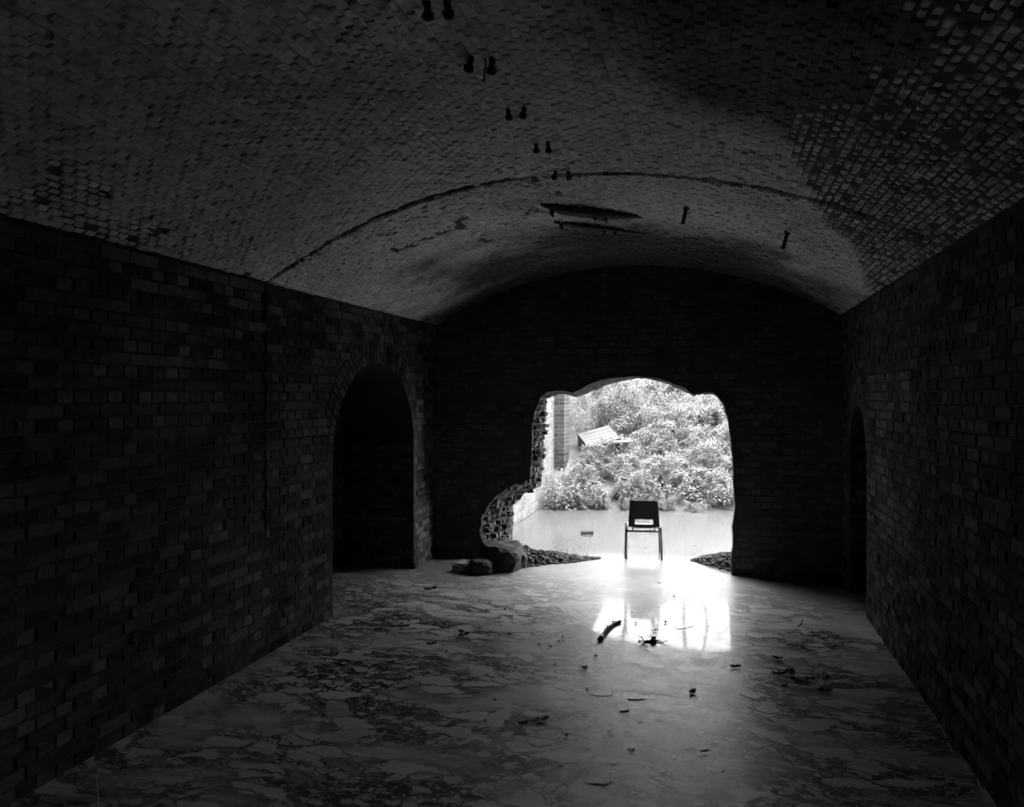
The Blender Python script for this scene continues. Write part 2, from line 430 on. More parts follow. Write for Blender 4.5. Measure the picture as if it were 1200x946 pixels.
# straight joint on the near-side wall below the vault crack
V, Fc = [], []; z0 = .9
for k in range(26): 
    V += [Vector((XL+.006, YC-.012+.01*noise.noise(Vector((k*.7, 0, 0))), z0+k*.078)), Vector((XL+.006, YC+.014+.01*noise.noise(Vector((k*.9, 4, 0))), z0+k*.078))]
    if k: b = 2*k; Fc.append((b-2, b-1, b+1, b))
mesh('open_joint', V, Fc, simple('dark_open_joint', .004, .008, 9, 1.0, spec=0.0), WL)

# ------------------------------------------------------------------ end wall broken through to the yard
FRONT = [(588,672),(566,640),(562,622),(565,604),(579,583),(600,569),(621,563),(622,545),(624,520),(624,500),(627,482),(633,466),(641,459.5),(652,458),(664,459),(671,461),(677,458),(690,450.5),(705,445),(725,442),(745,441.3),(765,442.5),(785,447.5),(803,456),(813,463),(820,461),(833,458.8),(841,463),(848.5,474),(853,490),(856,510),(858.5,540),(859.5,564),(861.5,597),(858.5,612),(859.5,636),(857,655),(858,676)]
BACK = [(598,668),(601,650),(601,611),(601.5,593),(606,588),(610.5,584),(614,579),(627.5,573),(634,570),(636,554),(638,525),(639,487),(641,468.5),(645,460.8),(652,460),(664,462),(669,463),(676,466),(687,462),(699,457),(717,450),(732,445.5),(747,443.5),(762,444),(780,449),(801,458.5),(813,465),(819,462),(832,460.5),(838,463.5),(847,474),(852,489),(855.5,510),(858,540),(859.5,564),(861.5,597),(858,612),(859.5,636),(855,651),(858,672)]
def resample(P, n):
    d = [0]
    for a, b in zip(P, P[1:]): d.append(d[-1]+(b-a).length)
    out = []; j = 0
    for i in range(n):
        t = d[-1]*i/(n-1)
        while j < len(P)-2 and d[j+1] < t: j += 1
        k = (t-d[j])/max(1e-6, d[j+1]-d[j]); out.append(P[j].lerp(P[j+1], k))
    return out
fp = [on_y(u, v, YE) for u, v in FRONT]; bp = [on_y(u, v, YO) for u, v in BACK]
for P in (fp, bp):
    P[0].z = -.25; P[-1].z = -.25
NR = 260
fr, br = resample(fp, NR), resample(bp, NR)
rows = []
for k in range(7):
    t = k/6; row = []
    for i in range(NR):
        p = fr[i].lerp(br[i], t)
        e = (fr[min(i+1, NR-1)]-fr[max(i-1, 0)]); nn = Vector((e.z, 0, -e.x)).normalized()   # towards the hole or away
        left = 1.0 if p.x < -1.9 else (.55 if p.z > 1.9 else .3)
        a = (noise.noise(Vector((p.x*7, p.y*7, p.z*13)))*.05+noise.noise(Vector((p.x*21, p.y*21, p.z*27)))*.03)*left*(1 if 0 < k < 6 else .35)
        row.append(p+nn*a)
    rows.append(row)
bm = bmesh.new()
rv = [[bm.verts.new(p) for p in row] for row in rows]
for k in range(6):
    for i in range(NR-1): bm.faces.new((rv[k][i], rv[k][i+1], rv[k+1][i+1], rv[k+1][i])).material_index = 1
for row, y, flip in ((rv[0], YE, 0), (rv[6], YO, 1)):
    x0, x1 = -6.5, 7.5
    o = [bm.verts.new((x0, y, -.3)), bm.verts.new((x0, y, 4.3)), bm.verts.new((x1, y, 4.3)), bm.verts.new((x1, y, -.3))]
    f = bm.faces.new([o[0], o[1], o[2], o[3]]+list(reversed(row))); f.material_index = 0 if not flip else 2
    bm.normal_update(); bmesh.ops.triangulate(bm, faces=[f])
    o2 = o
    if not flip: oa = o
    else:
        for i in range(3): bm.faces.new((oa[i], oa[i+1], o[i+1], o[i]))
bmesh.ops.recalc_face_normals(bm, faces=bm.faces)
WE = from_bm('wall_far', bm, [M['end_mortar'], M['stone'], M['yard_mortar']])
tag(WE, 'dark brick end wall with a ragged hole knocked through it', None, None, 'structure')
FP2 = [(p.x, p.z) for p in fr]
bk = Bricks(); ch = .075
for c in range(-1, 48):
    z = (c+.5)*ch; L = .225 if c % 2 else .1125
    x = XL+.05
    while x < XR+.05:
        xx = x; x += L
        if z > VZ+math.sqrt(max(0, VR**2-(xx-VX)**2))-.03: continue
        if any(in_poly(xx+s*L*.42, z+t*ch*.4, FP2) for s in (-1, 1) for t in (-1, 1)): continue
        if random.random() < .02: continue
        bk.add((xx, YE-.002-random.gauss(0, .002), z), (1, 0, 0), (0, 0, 1), (0, -1, 0), L-.011, ch-.011, M['end'], .03)
bk.lay(WE, 300)
# broken bricks sticking out of the torn edge
V, Fc, mi = [], [], []
R = random.Random(5)
for _ in range(1100):
    i = R.randrange(4, NR-4); k = R.randrange(1, 6); p = rows[k][i]
    if p.x > -1.9 and R.random() < .8: continue
    if p.z < .05: continue
    e = (fr[i+1]-fr[i-1]); nn = Vector((e.z, 0, -e.x)).normalized()
    z = round(p.z/.075)*.075+.0375
    L, Wd, Hh = R.uniform(.03, .10), R.uniform(.03, .09), R.uniform(.03, .06)
    q = Vector((p.x, p.y, z))-nn*0
    b0 = len(V); rot = Matrix.Rotation(R.gauss(0, .3), 3, 'Z') @ Matrix.Rotation(R.gauss(0, .15), 3, 'X') @ Matrix.Rotation(R.gauss(0, .15), 3, 'Y')
    s = 1.0 if p.x < -1.9 else .35
    for sx in (-1, 1):
        for sy in (-1, 1):
            for sz in (-1, 1): V.append(q+rot @ Vector((sx*L*.5*s, sy*Wd*.5, sz*Hh*.5*(1 if s == 1 else .5)))*R.uniform(.85, 1.1))
    Fc += [tuple(b0+x for x in f) for f in ((0,1,3,2),(4,6,7,5),(0,4,5,1),(2,3,7,6),(0,2,6,4),(1,5,7,3))]
# keep the clear opening clear
BP2 = [(p.x, p.z) for p in br]
keep = []
for f in range(0, len(Fc), 6):
    b0 = f//6*8
    if any(in_poly((p*(YO/p.y)).x, CAMZ+(p.z-CAMZ)*(YO/p.y), BP2) and (p.x > -1.9) for p in V[b0:b0+8]): continue
    keep += Fc[f:f+6]
o = mesh('broken_brick_ends', V, keep, M['rough'], WE); o['kind'] = 'stuff'

sheet('wall_back', [(-4.5, YB, -.3), (2.5, YB, -.3), (2.5, YB, 4), (-4.5, YB, 4)], [(0, 1, 2, 3)], M['wall_mortar'], 'brick wall closing the near end of the chamber')

# ------------------------------------------------------------------ the yard: side wall, pilaster, bank
YX = -2.93
V, Fc = [], []; box(V, Fc, (YX-.35, YO-.02, -.3), (YX-.004, 20, 3.9))
YW = sheet('wall_outer', V, Fc, M['yard_mortar'], 'bright weathered brick wall along the flooded yard')
bk = Bricks()
for c in range(0, 52):
    z = (c+.5)*ch; L = .225 if c % 2 else .1125; y = YO+.02
    while y < 19.8:
        bk.add((YX+random.gauss(.002, .002), y, z), (0, 1, 0), (0, 0, 1), (1, 0, 0), L-.011, ch-.011, M['yard'], .02); y += L
bk.lay(YW, 0)
V, Fc = [], []; box(V, Fc, (3.0, 11.2, -.3), (3.35, 18, 4.6))  # unseen wall, added to limit the sky light reaching the chamber floor
sheet('wall_sky_blocker', V, Fc, M['yard_mortar'], 'unseen wall added beside the flooded yard to cut sky light')
pil = empty('brick_pilaster', (YX, 13.6, 0), 'narrow dark brick pilaster standing against the bright yard wall', 'pilaster')
V, Fc = [], []; box(V, Fc, (0, .004, -.3), (.20, .46, 3.9)); mesh('core', V, Fc, M['yard_mortar'], pil)
V, Fc = [], []
for c in range(0, 51):
    for x0, x1 in (((0, .205),) if c % 2 else ((0, .1), (.105, .205))):
        box(V, Fc, (x0+.004, -.003+random.gauss(0, .002), c*ch+.006), (x1-.002, .47, (c+1)*ch-.006))
o = mesh('brickwork', V, Fc, M['yard_shade'], pil); o['kind'] = 'stuff'

def edge_y(x): return 12.55+.20*(x+2.9)+.12*noise.noise(Vector((x*1.3, 5, 0)))
def bank_z(x, y):
    d = y-edge_y(x)
    if d < 0: return -.05+d*.15
    z = .05+.44*d if d < 4.4 else 1.986+.18*(d-4.4)
    z *= 1-.8*min(1, max(0, (x-.9)/1.2))
    return z+.10*noise.noise(Vector((x*.9, y*.9, 2)))*min(1, d)
V, Fc = [], []; nx, ny = 50, 50
for j in range(ny):
    for i in range(nx):
        x = -2.95+14*i/(nx-1); y = 12.2+18*(j/(ny-1))**1.3; V.append((x, y, bank_z(x, y)))
for j in range(ny-1):
    for i in range(nx-1): a = j*nx+i; Fc.append((a, a+1, a+nx+1, a+nx))
bank = mesh('ground_bank', V, Fc, M['bank'], smooth=True); tag(bank, 'soil bank rising from the yard water under the bushes', None, None, 'structure')

# plants ----------------------------------------------------------
def leaf(V, Fc, p, d, n, L, w):
    d = d.normalized(); s = d.cross(n)
    if s.length < 1e-3: s = d.orthogonal()
    s.normalize(); n2 = s.cross(d); b = len(V)
    V += [p, p+d*L*.45+s*w*.5+n2*L*.06, p+d*L-n2*L*.08, p+d*L*.45-s*w*.5+n2*L*.06]
    Fc += [(b, b+1, b+2), (b, b+2, b+3)]
def rv3(R): 
    while True:
        v = Vector((R.uniform(-1, 1), R.uniform(-1, 1), R.uniform(-1, 1)))
        if .05 < v.length < 1: return v.normalized()
PROTO = {}
def plant(kind, seed):
    if (kind, seed) in PROTO: return PROTO[kind, seed]
    R = random.Random(seed*17+hash(kind) % 1 + len(kind)); LV, LF, SV, SF = [], [], [], []
    if kind == 'bramble':            # arching canes in a low dome
        for c in range(18):
            a = R.uniform(0, 6.28); l = R.uniform(.5, 1.0); h = R.uniform(.35, .8); pts = []
            for k in range(7):
                t = k/6; pts.append(Vector((math.cos(a)*l*.75*t+R.gauss(0, .02), math.sin(a)*l*.75*t+R.gauss(0, .02), h*math.sin(PI*(.08+.72*t))*1.05-.05)))
            tube(SV, SF, pts, [.008*(1-.7*k/6) for k in range(7)], 4)
            for k in range(170):
                t = R.uniform(.1, 1)*6; i = min(5, int(t)); p = pts[i].lerp(pts[i+1], t-i)
                d = rv3(R); d.z = d.z*.5+.15
                leaf(LV, LF, p+rv3(R)*R.uniform(0, .10), d, (rv3(R)+Vector((0, 0, 1.2))), R.uniform(.035, .08), R.uniform(.02, .042))
    elif kind == 'nettle':           # upright stems with drooping leaf pairs
        for c in range(15):
            a = R.uniform(0, 6.28); r = .32*math.sqrt(R.random()); h = R.uniform(.3, .62); b = Vector((r*math.cos(a), r*math.sin(a), -.05)); tip = b+Vector((R.gauss(0, .09), R.gauss(0, .09), h))
            tube(SV, SF, [b, b.lerp(tip, .5)+Vector((R.gauss(0, .01), R.gauss(0, .01), 0)), tip], [.006, .005, .002], 4)
            for k in range(11):
                p = b.lerp(tip, .2+.8*k/10); an = R.uniform(0, 6.28)
                for s in (0, PI):
                    d = Vector((math.cos(an+s), math.sin(an+s), R.uniform(-.5, .4)))
                    leaf(LV, LF, p, d, Vector((0, 0, 1))+rv3(R)*.4, R.uniform(.08, .15)*(1.1-.5*k/10), R.uniform(.035, .06))
    else:                            # thicket: fine twigs and small leaves
        for c in range(26):
            a = R.uniform(0, 6.28); tl = R.uniform(.1, .6); h = R.uniform(.6, 1.25); pts = []
            for k in range(6):
                t = k/5; pts.append(Vector((math.cos(a)*tl*t+R.gauss(0, .03)*t, math.sin(a)*tl*t+R.gauss(0, .03)*t, h*t-.05)))
            tube(SV, SF, pts, [.009*(1-.8*k/5) for k in range(6)], 4)
            for k in range(110):
                t = R.uniform(.15, 1)*5; i = min(4, int(t)); p = pts[i].lerp(pts[i+1], t-i)
                leaf(LV, LF, p+rv3(R)*R.uniform(0, .13), rv3(R), rv3(R)+Vector((0, 0, .8)), R.uniform(.035, .07), R.uniform(.018, .034))
    m = {'bramble': M['leaf_a'], 'nettle': M['leaf_b'], 'thicket': M['leaf_c']}[kind]
    def me(n, V, Fc, mt):
        x = bpy.data.meshes.new(n); x.from_pydata([tuple(v) for v in V], [], Fc); x.materials.append(mt); return x
    PROTO[kind, seed] = (me('leaves', LV, LF, m), me('stems', SV, SF, M['branch'])); return PROTO[kind, seed]
def put_plant(name, kind, seed, x, y, z, s, label, group=None, leafmat=None, sz=1.0):
    a, b = plant(kind, seed)
    if leafmat: a = a.copy(); a.materials[0] = leafmat
    r = empty(name, (x, y, z), label, 'plant' if kind == 'nettle' else 'bush', group, random.uniform(0, 6.28)); r.scale = (s, s, s*sz)
    l = link('leaves', a, r); l['kind'] = 'stuff'
    t = link('stems', b, r); t['kind'] = 'stuff'
    return r
R = random.Random(3)
def bank_at(u, v):
    """where a line of sight first meets the bank"""
    d = ray(u, v); t = 12.0
    while t < 30:
        p = EYE+d*t
        if p.y > edge_y(p.x) and p.z < bank_z(p.x, p.y): return p
        t += .04
    return EYE+d*18
# undergrowth in rows climbing the bank
ROWS = ((.02, 'bramble', .34, 10, 'fringe dipping into the water'), (.4, 'bramble', .55, 9, 'lowest row just above the water'), (.75, 'bramble', .6, 9, 'second row up from the water'), (1.2, 'bramble', .7, 9, 'third row up from the water'),
        (1.7, 'bramble', .8, 8, 'fourth row up, level with the fallen branch'), (2.3, 'bramble', .85, 8, 'fifth row up, beside the white crate'), (2.9, 'thicket', .8, 9, 'first twiggy row above the brambles'),
        (3.5, 'bramble', .9, 8, 'highest row among the twiggy bushes'), (4.2, 'thicket', .95, 9, 'second twiggy row up'), (5.0, 'thicket', 1.0, 9, 'third twiggy row up'), (6.0, 'thicket', 1.1, 9, 'skyline row along the top'))
for row, (dd, kind, s, nrow, what) in enumerate(ROWS):
    for k in range(nrow):
        x = -2.45+(3.75+dd*.12)*(k+R.uniform(.25, .75))/nrow+.04; y = edge_y(x)+dd+R.gauss(0, .14)
        if abs(x+2.15) < .5 and 1.5 < dd < 2.6: continue
        put_plant(kind+'_bush', kind, R.randrange(4), x, y, bank_z(x, y), s*R.uniform(.85, 1.15), ('low pale bramble bush of the ' if kind == 'bramble' else 'fine twiggy bush of the ')+what, what+' of the bank', sz=1.0 if dd < 4 else .85)
for k, (x, y, s_, z_, lab) in enumerate(((-2.5, 14.5, .45, 1.9, 'tall leafy bush hugging the yard wall just past the pilaster'), (-2.45, 15.3, .5, 1.8, 'tall leafy bush on the yard wall behind the white crate'), (-2.4, 16.3, .55, 1.6, 'tall leafy bush on the yard wall above the white crate'), (-2.35, 17.4, .6, 1.4, 'tall leafy bush farthest along the yard wall'))):
    put_plant('tall_bush', 'bramble' if k % 2 else 'thicket', k, x, y, bank_z(x, y)-.05, s_, lab, sz=z_)
for k in range(12):                                       # low weeds along the water's edge
    x = -2.2+3.4*k/11+R.gauss(0, .08); y = edge_y(x)+R.uniform(-.02, .2)
    put_plant('nettle_clump', 'nettle', R.randrange(4), x, y, max(0, bank_z(x, y)), R.uniform(.55, .85), "leafy nettle clump along the yard water's edge", "nettles along the water's edge")
for k, (u, v, s) in enumerate(((650, 598, .95), (664, 595, 1.15), (680, 593, 1.0))):
    p = on_z(u, v); put_plant('nettle_clump', 'nettle', k, max(p.x, -2.93+.42*s), p.y+.15, 0, s, ('bushy nettle clump against the foot of the yard wall', 'bushy nettle clump in front of the dark pilaster', 'bushy nettle clump between the pilaster and the open bank')[k])
p = on_z(741, 594); put_plant('pale_weed', 'nettle', 2, p.x, p.y+.05, 0, .5, 'whitish broad-leaved weed just behind the chair back', leafmat=M['leaf_w'])
# bare trees beyond the bank
for k, (x, y, h, r) in enumerate(((-2.5, 21, 8, .07), (-1.9, 23, 9, .09), (-1.5, 21.5, 7, .05), (-.8, 24, 9, .08), (-.2, 22, 8, .06), (.5, 25, 9, .09), (1.1, 22, 8, .06), (1.9, 24, 9, .1), (3.0, 23, 9, .09))):
    t = empty('bare_tree', (x, y, bank_z(x, y)-.1), 'thin bare tree on top of the bank, mirrored in the flood water', 'tree', 'bare trees behind the bank')
    V, Fc = [], []; pts = [Vector((R.gauss(0, .03)*i+.1*math.sin(i+k), R.gauss(0, .03)*i, h*i/8)) for i in range(9)]
    tube(V, Fc, pts, [r*(1-.09*i) for i in range(9)], 6); mesh('trunk', V, Fc, M['branch'], t, True)
    V, Fc = [], []
    for i in range(2, 9):
        for q in range(3):
            a = R.uniform(0, 6.28); l = R.uniform(.5, 1.2); e = pts[i]+Vector((math.cos(a)*l, math.sin(a)*l, l*.9))
            tube(V, Fc, [pts[i], pts[i].lerp(e, .5)+Vector((0, 0, -.06)), e], [r*.3, r*.2, r*.06], 4)
    o = mesh('branches', V, Fc, M['branch'], t); o['kind'] = 'stuff'

# far arch over the yard, carried by the pilaster (seen mirrored in the water)
arch = [(-2.73, -.3), (-2.73, 2.10)]
for i in range(17):
    a = PI*i/16; arch.append((-.59-2.14*math.copysign(abs(math.cos(a))**.8, math.cos(a)), 2.10+.68*math.sin(a)**.8))
arch += [(1.55, 2.1), (1.55, -.3)]
bm = bmesh.new()
ring = arch[1:-1]+[(1.95, 2.1), (1.95, 5.5), (-3.28, 5.5), (-3.28, 3.8), (-2.93, 3.8), (-2.93, 2.1)]
a_ = [bm.verts.new((x, 13.62, z)) for x, z in ring]; b_ = [bm.verts.new((x, 14.05, z)) for x, z in ring]
f1 = bm.faces.new(a_); f2 = bm.faces.new(b_)
for i in range(len(ring)): bm.faces.new((a_[i], a_[(i+1) % len(ring)], b_[(i+1) % len(ring)], b_[i]))
bm.normal_update(); bmesh.ops.triangulate(bm, faces=[f1, f2])
bmesh.ops.remove_doubles(bm, verts=bm.verts, dist=.001); bmesh.ops.recalc_face_normals(bm, faces=bm.faces)
AR = from_bm('trim_1', bm, M['yard_shade']); tag(AR, 'brick arch spanning the yard from the pilaster, mirrored in the water', None, None, 'structure')
V, Fc = [], []; box(V, Fc, (1.55, 13.62, -.3), (1.95, 14.05, 2.1)); mesh('pier', V, Fc, M['yard_shade'], AR)

# white crate on the bank
cp = bank_at(711, 541)
cr = empty('white_crate', cp, 'discarded white wooden crate lying tilted in the brambles', 'crate')
cr.rotation_euler = (math.radians(28), math.radians(-14), YAW+math.radians(14)); cr.location = cp+Vector((-.05, 0, .12))
def bx(name, lo, hi, par): 
    V, Fc = [], []; box(V, Fc, lo, hi); return mesh(name, V, Fc, M['white_paint'], par)
for k in range(5): bx('slat', (-.34, -.02+k*.105, .30), (.34, .075+k*.105, .318), cr)
bx('side_panel', (-.34, -.02, .02), (-.322, .5, .298), cr); bx('side_panel', (.322, -.02, .0), (.34, .5, .298), cr)
bx('front_board', (-.32, -.018, .2), (.32, 0, .298), cr); bx('back_board', (-.32, .48, 0), (.32, .5, .298), cr)
bp_ = on_y(722, 518, cp.y-.35)
pl = mesh('white_board', *(lambda V, Fc: (box(V, Fc, (-.26, -.09, -.012), (.26, .09, .012)), (V, Fc))[1])([], []), M['white_paint'])
tag(pl, 'white painted plank propped level against the crate', 'board'); pl.location = bp_; pl.rotation_euler = (.1, -.04, YAW+.05)

# fallen branches in the brambles
def stick(name, uvs, back, rad, mat, label, cat, group=None):
    pts = [EYE+ray(u, v)*(bank_at(u, v)-EYE).length/ray(u, v).length - Vector((0, back, 0)) for u, v in uvs]
    V, Fc = [], []; o0 = pts[0].copy(); tube(V, Fc, [p-o0 for p in pts], [rad*(1-.5*i/(len(pts)-1)) for i in range(len(pts))], 6)
    o = mesh(name, V, Fc, mat, None, True); o.location = o0; return tag(o, label, cat, group)
stick('fallen_branch', [(842, 546), (820, 546.5), (800, 545), (785, 538), (775, 530)], .75, .028, M['branch'], 'dark fallen branch lying level across the brambles', 'branch')
stick('fallen_branch', [(858, 530), (845, 541), (832, 551), (818, 561)], .8,   .016, M['branch_pale'], 'pale bare branch slanting over the dark fallen one', 'branch')
stick('arching_cane', [(800, 458), (812, 478), (828, 503), (842, 520)], .6, .012, M['branch'], 'thin bare cane arching down high on the bank', 'branch')
stick('dead_cane', [(686, 497), (697, 505), (704, 512)], .7, .02, M['wood_dark'], 'short dark cane poking out above the white crate', 'branch')

# ------------------------------------------------------------------ chair
fwd = Vector((.13, 1, 0)); fw = Vector((fwd.x*CT-fwd.y*ST, fwd.x*ST+fwd.y*CT, 0)).normalized()
c0 = on_z(754.5, 655)
ch_ = empty('plastic_chair', (c0.x, c0.y, -.055), 'black moulded plastic chair standing in the water, its back to the chamber', 'chair', None, math.atan2(-fw.x, fw.y))
prof = [(-.075, .775, .150), (-.072, .77, .165), (-.066, .74, .169), (-.05, .67, .175), (-.036, .595, .181), (-.028, .537, .184), (-.023, .508, .186), (-.016, .478, .188), (-.008, .452, .190), (.012, .428, .193), (.05, .418, .197), (.12, .415, .200), (.20, .418, .203), (.28, .428, .203), (.335, .430, .200), (.355, .422, .195), (.362, .405, .188)]
xs = [-1, -.93, -.78, -.58, -.50, -.25, 0, .25, .50, .58, .78, .93, 1]
bm = bmesh.new(); g = []
for j, (y, z, hw) in enumerate(prof):
    rw = []
    for i, x in enumerate(xs):
        back = max(0, 1-j/8); curl = abs(x)**3
        rw.append(bm.verts.new((x*hw, y+.035*curl*back, z+(.018*curl if j > 8 else 0))))
    g.append(rw)
for j in range(len(prof)-1):
    for i in range(len(xs)-1):
        if j in (5, 6) and 3 <= i <= 8: continue
        bm.faces.new((g[j][i], g[j][i+1], g[j+1][i+1], g[j+1][i]))
sh = from_bm('seat_shell', bm, M['black'], ch_, True)
m = sh.modifiers.new('thick', 'SOLIDIFY'); m.thickness = .007; m.offset = 0
m = sh.modifiers.new('round', 'SUBSURF'); m.levels = 2; m.render_levels = 2
def rod(name, pts, r, par, mat, n=10):
    V, Fc = [], []; tube(V, Fc, pts, r, n); return mesh(name, V, Fc, mat, par, True)
for s in (-1, 1):
    rod('leg', [(s*.208, .0, .45), (s*.212, -.004, .25), (s*.217, -.012, 0)], .0125, ch_, M['steel'])
    rod('leg', [(s*.206, .33, .43), (s*.210, .335, .25), (s*.216, .345, 0)], .0125, ch_, M['steel'])
    rod('side_rail', [(s*.208, 0, .392), (s*.206, .33, .392)], .011, ch_, M['steel'])
rod('crossbar', [(-.207, 0, .39), (.207, 0, .39)], .012, ch_, M['steel']); rod('crossbar', [(-.206, .33, .395), (.206, .33, .395)], .011, ch_, M['steel'])
for x in (-.13, .13): rod('bracket', [(x, 0, .39), (x, .03, .425)], .009, ch_, M['steel'], 6)

# ------------------------------------------------------------------ rubble in the gap
def rock(V, Fc, p, s, R, fl=1.15):
    bm = bmesh.new(); bmesh.ops.create_icosphere(bm, subdivisions=1, radius=1)
    q = Matrix.Rotation(R.uniform(0, 6.28), 3, rv3(R)); k = Vector((s*R.uniform(.7, 1.3), s*R.uniform(.6, 1.1), s*R.uniform(.5, .8)*fl)); b = len(V); off = R.uniform(0, 90)
    for v in bm.verts:
        c = v.co*(1+.35*noise.noise(v.co*1.3+Vector((off, 0, 0)))); c = q @ c; V.append(Vector(p)+Vector((c.x*k.x, c.y*k.y, c.z*k.z)))
    Fc += [tuple(b+v.index for v in f.verts) for f in bm.faces]; bm.free()
def heap(name, label, path, seed, nst):
    """path: (point, half width, height) along the ridge of the heap"""
    R = random.Random(seed); o0 = path[0][0].copy(); o0.z = 0
    t = empty(name, o0, label, 'rubble')
    V, Fc = [], []; n = 11
    for (p, w, h) in path:
        for k in range(n):
            a = -1+2*k/(n-1); V.append(Vector((p.x-o0.x, p.y-o0.y+a*w, -.05+(h+.05)*(1-a*a)*(1+.2*noise.noise(Vector((p.x*8, a*4, seed)))))))
    for i in range(len(path)-1):
        for k in range(n-1): b = i*n+k; Fc.append((b, b+1, b+n+1, b+n))
    mesh('mound', V, Fc, M['stone'], t, True)
    stones = []
    for _ in range(nst):
        f = R.random()**1.1*(len(path)-1); i = min(len(path)-2, int(f)); k = f-i
        p = path[i][0].lerp(path[i+1][0], k); w = path[i][1]*(1-k)+path[i+1][1]*k; h = path[i][2]*(1-k)+path[i+1][2]*k
        a = R.uniform(-1.12, 1.12); s = R.choice((.010, .014, .018, .024, .034))*R.uniform(.8, 1.2)*(1 if h > .04 else .6)
        stones.append((s, Vector((p.x-o0.x, p.y-o0.y+a*w, max(.002, h*(1-a*a))))))
    stones.sort(key=lambda q: -q[0])
    for s, p in stones[:24]:
        V, Fc = [], []; rock(V, Fc, (0, 0, 0), s, R); o = mesh('stone', V, Fc, M['stone'], t); o.location = p
    V, Fc = [], []
    for s, p in stones[24:]: rock(V, Fc, p, s, R)
    o = mesh('small_stones', V, Fc, M['stone'], t); o['kind'] = 'stuff'
g0 = lambda u, v: on_z(u, v)
heap('rubble_heap', 'long low spit of broken rubble running out below the stepped edge of the hole', [(g0(596, 660), .30, .16), (g0(612, 660), .30, .20), (g0(625, 659), .26, .13), (g0(645, 657), .22, .10), (g0(664, 656.5), .17, .06), (g0(682, 656), .12, .03), (g0(697, 655), .05, .012), (g0(703, 654.5), .02, .004)], 4, 900)
heap('rubble_heap', 'small pointed rubble heap against the straight edge of the hole', [(g0(864, 664), .24, .14), (g0(856, 663), .25, .14), (g0(845, 662), .21, .12), (g0(832, 660), .16, .08), (g0(820, 658), .09, .04), (g0(811, 657), .03, .012)], 9, 600)
def boulder(name, u, v, s, sc, mat, label, seed, dy=0, cat='stone'):
    p = on_z(u, v); bm = bmesh.new(); bmesh.ops.create_icosphere(bm, subdivisions=3, radius=1)
    for q in bm.verts:
        c = q.co; m_ = max(abs(c.x), abs(c.y), abs(c.z)); c = c.lerp(c/m_, .55)
        k = 1+.22*noise.noise(c*1.4+Vector((seed, 0, 0)))+.08*noise.noise(c*5+Vector((seed, 0, 0)))
        q.co = Vector((c.x*k*sc[0]*s, c.y*k*sc[1]*s, c.z*k*sc[2]*s))
    o = from_bm(name, bm, mat); o.location = p+Vector((0, dy, sc[2]*s*.45)); o.rotation_euler = (0, 0, seed); return tag(o, label, cat)
boulder('masonry_lump', 590, 664, .24, (1.1, .9, .85), M['stone'], 'big dark lump of fallen masonry below the stepped edge of the hole', 3, -.06)
boulder('masonry_lump', 606, 662, .15, (1.1, .9, .8), M['stone'], 'smaller dark masonry lump where the rubble spit begins', 5, -.02)
boulder('masonry_lump', 568, 668, .15, (1.2, .9, .7), M['stone'], 'low dark masonry lump deep in the shade beside the end wall', 8, -.08)
boulder('pale_block', 547, 668, .12, (1.35, .8, .62), M['pale_stone'], 'pale stone block lying in the shade at the foot of the end wall', 1.1)

# ------------------------------------------------------------------ things lying in the water
V, Fc = [], []; a, b = on_z(703.5, 750), on_z(727, 729.5); md = on_z(712, 739); o0 = a.copy()
pts = [a, a.lerp(md, .5)+Vector((.004, 0, 0)), md, md.lerp(b, .55)+Vector((-.012, .01, 0)), b]
st = empty('bark_stick', a, 'curved stick with peeling bark floating in the bright reflection', 'stick')
tube(V, Fc, [p-o0+Vector((0, 0, .012)) for p in pts], [.018, .018, .017, .015, .012], 9); mesh('stick_body', V, Fc, M['bark'], st, True)
V, Fc = [], []; tube(V, Fc, [Vector((0, -.02, .012)), (pts[1]-o0)*.45+Vector((0, 0, .012))], [.02, .0195], 9); mesh('charred_end', V, Fc, M['wet_leaf'], st, True)
V, Fc = [], []; e_ = pts[4]-o0; tube(V, Fc, [e_*.93+Vector((0, 0, .016)), e_*.9+Vector((-.06, -.005, .02))], [.009, .004], 6); mesh('twig_stub', V, Fc, M['bark'], st)

def flat_leaf(name, u, v, L, w, rot, mat, label, cat='leaf', group=None, lift=.012, seed=0):
    p = on_z(u, v); R = random.Random(seed+int(u)); V, Fc = [], []; n = 7
    for i in range(n):
        t = i/(n-1); hw = w*.5*math.sin(PI*min(1, .06+.94*t))**.8*(1+R.uniform(-.2, .2)); x = (t-.5)*L
        z = .004+lift*(2*abs(t-.5))**2
        V += [(x, -hw, z+R.uniform(0, lift)), (x, 0, z*.6+.002), (x, hw, z+R.uniform(0, lift))]
    for i in range(n-1):
        for k in (0, 1): b = 3*i+k; Fc.append((b, b+1, b+4, b+3))
    o = mesh(name, V, Fc, mat); o.location = p; o.rotation_euler = (0, 0, rot); m = o.modifiers.new('thick', 'SOLIDIFY'); m.thickness = .002
    return tag(o, label, cat, group)
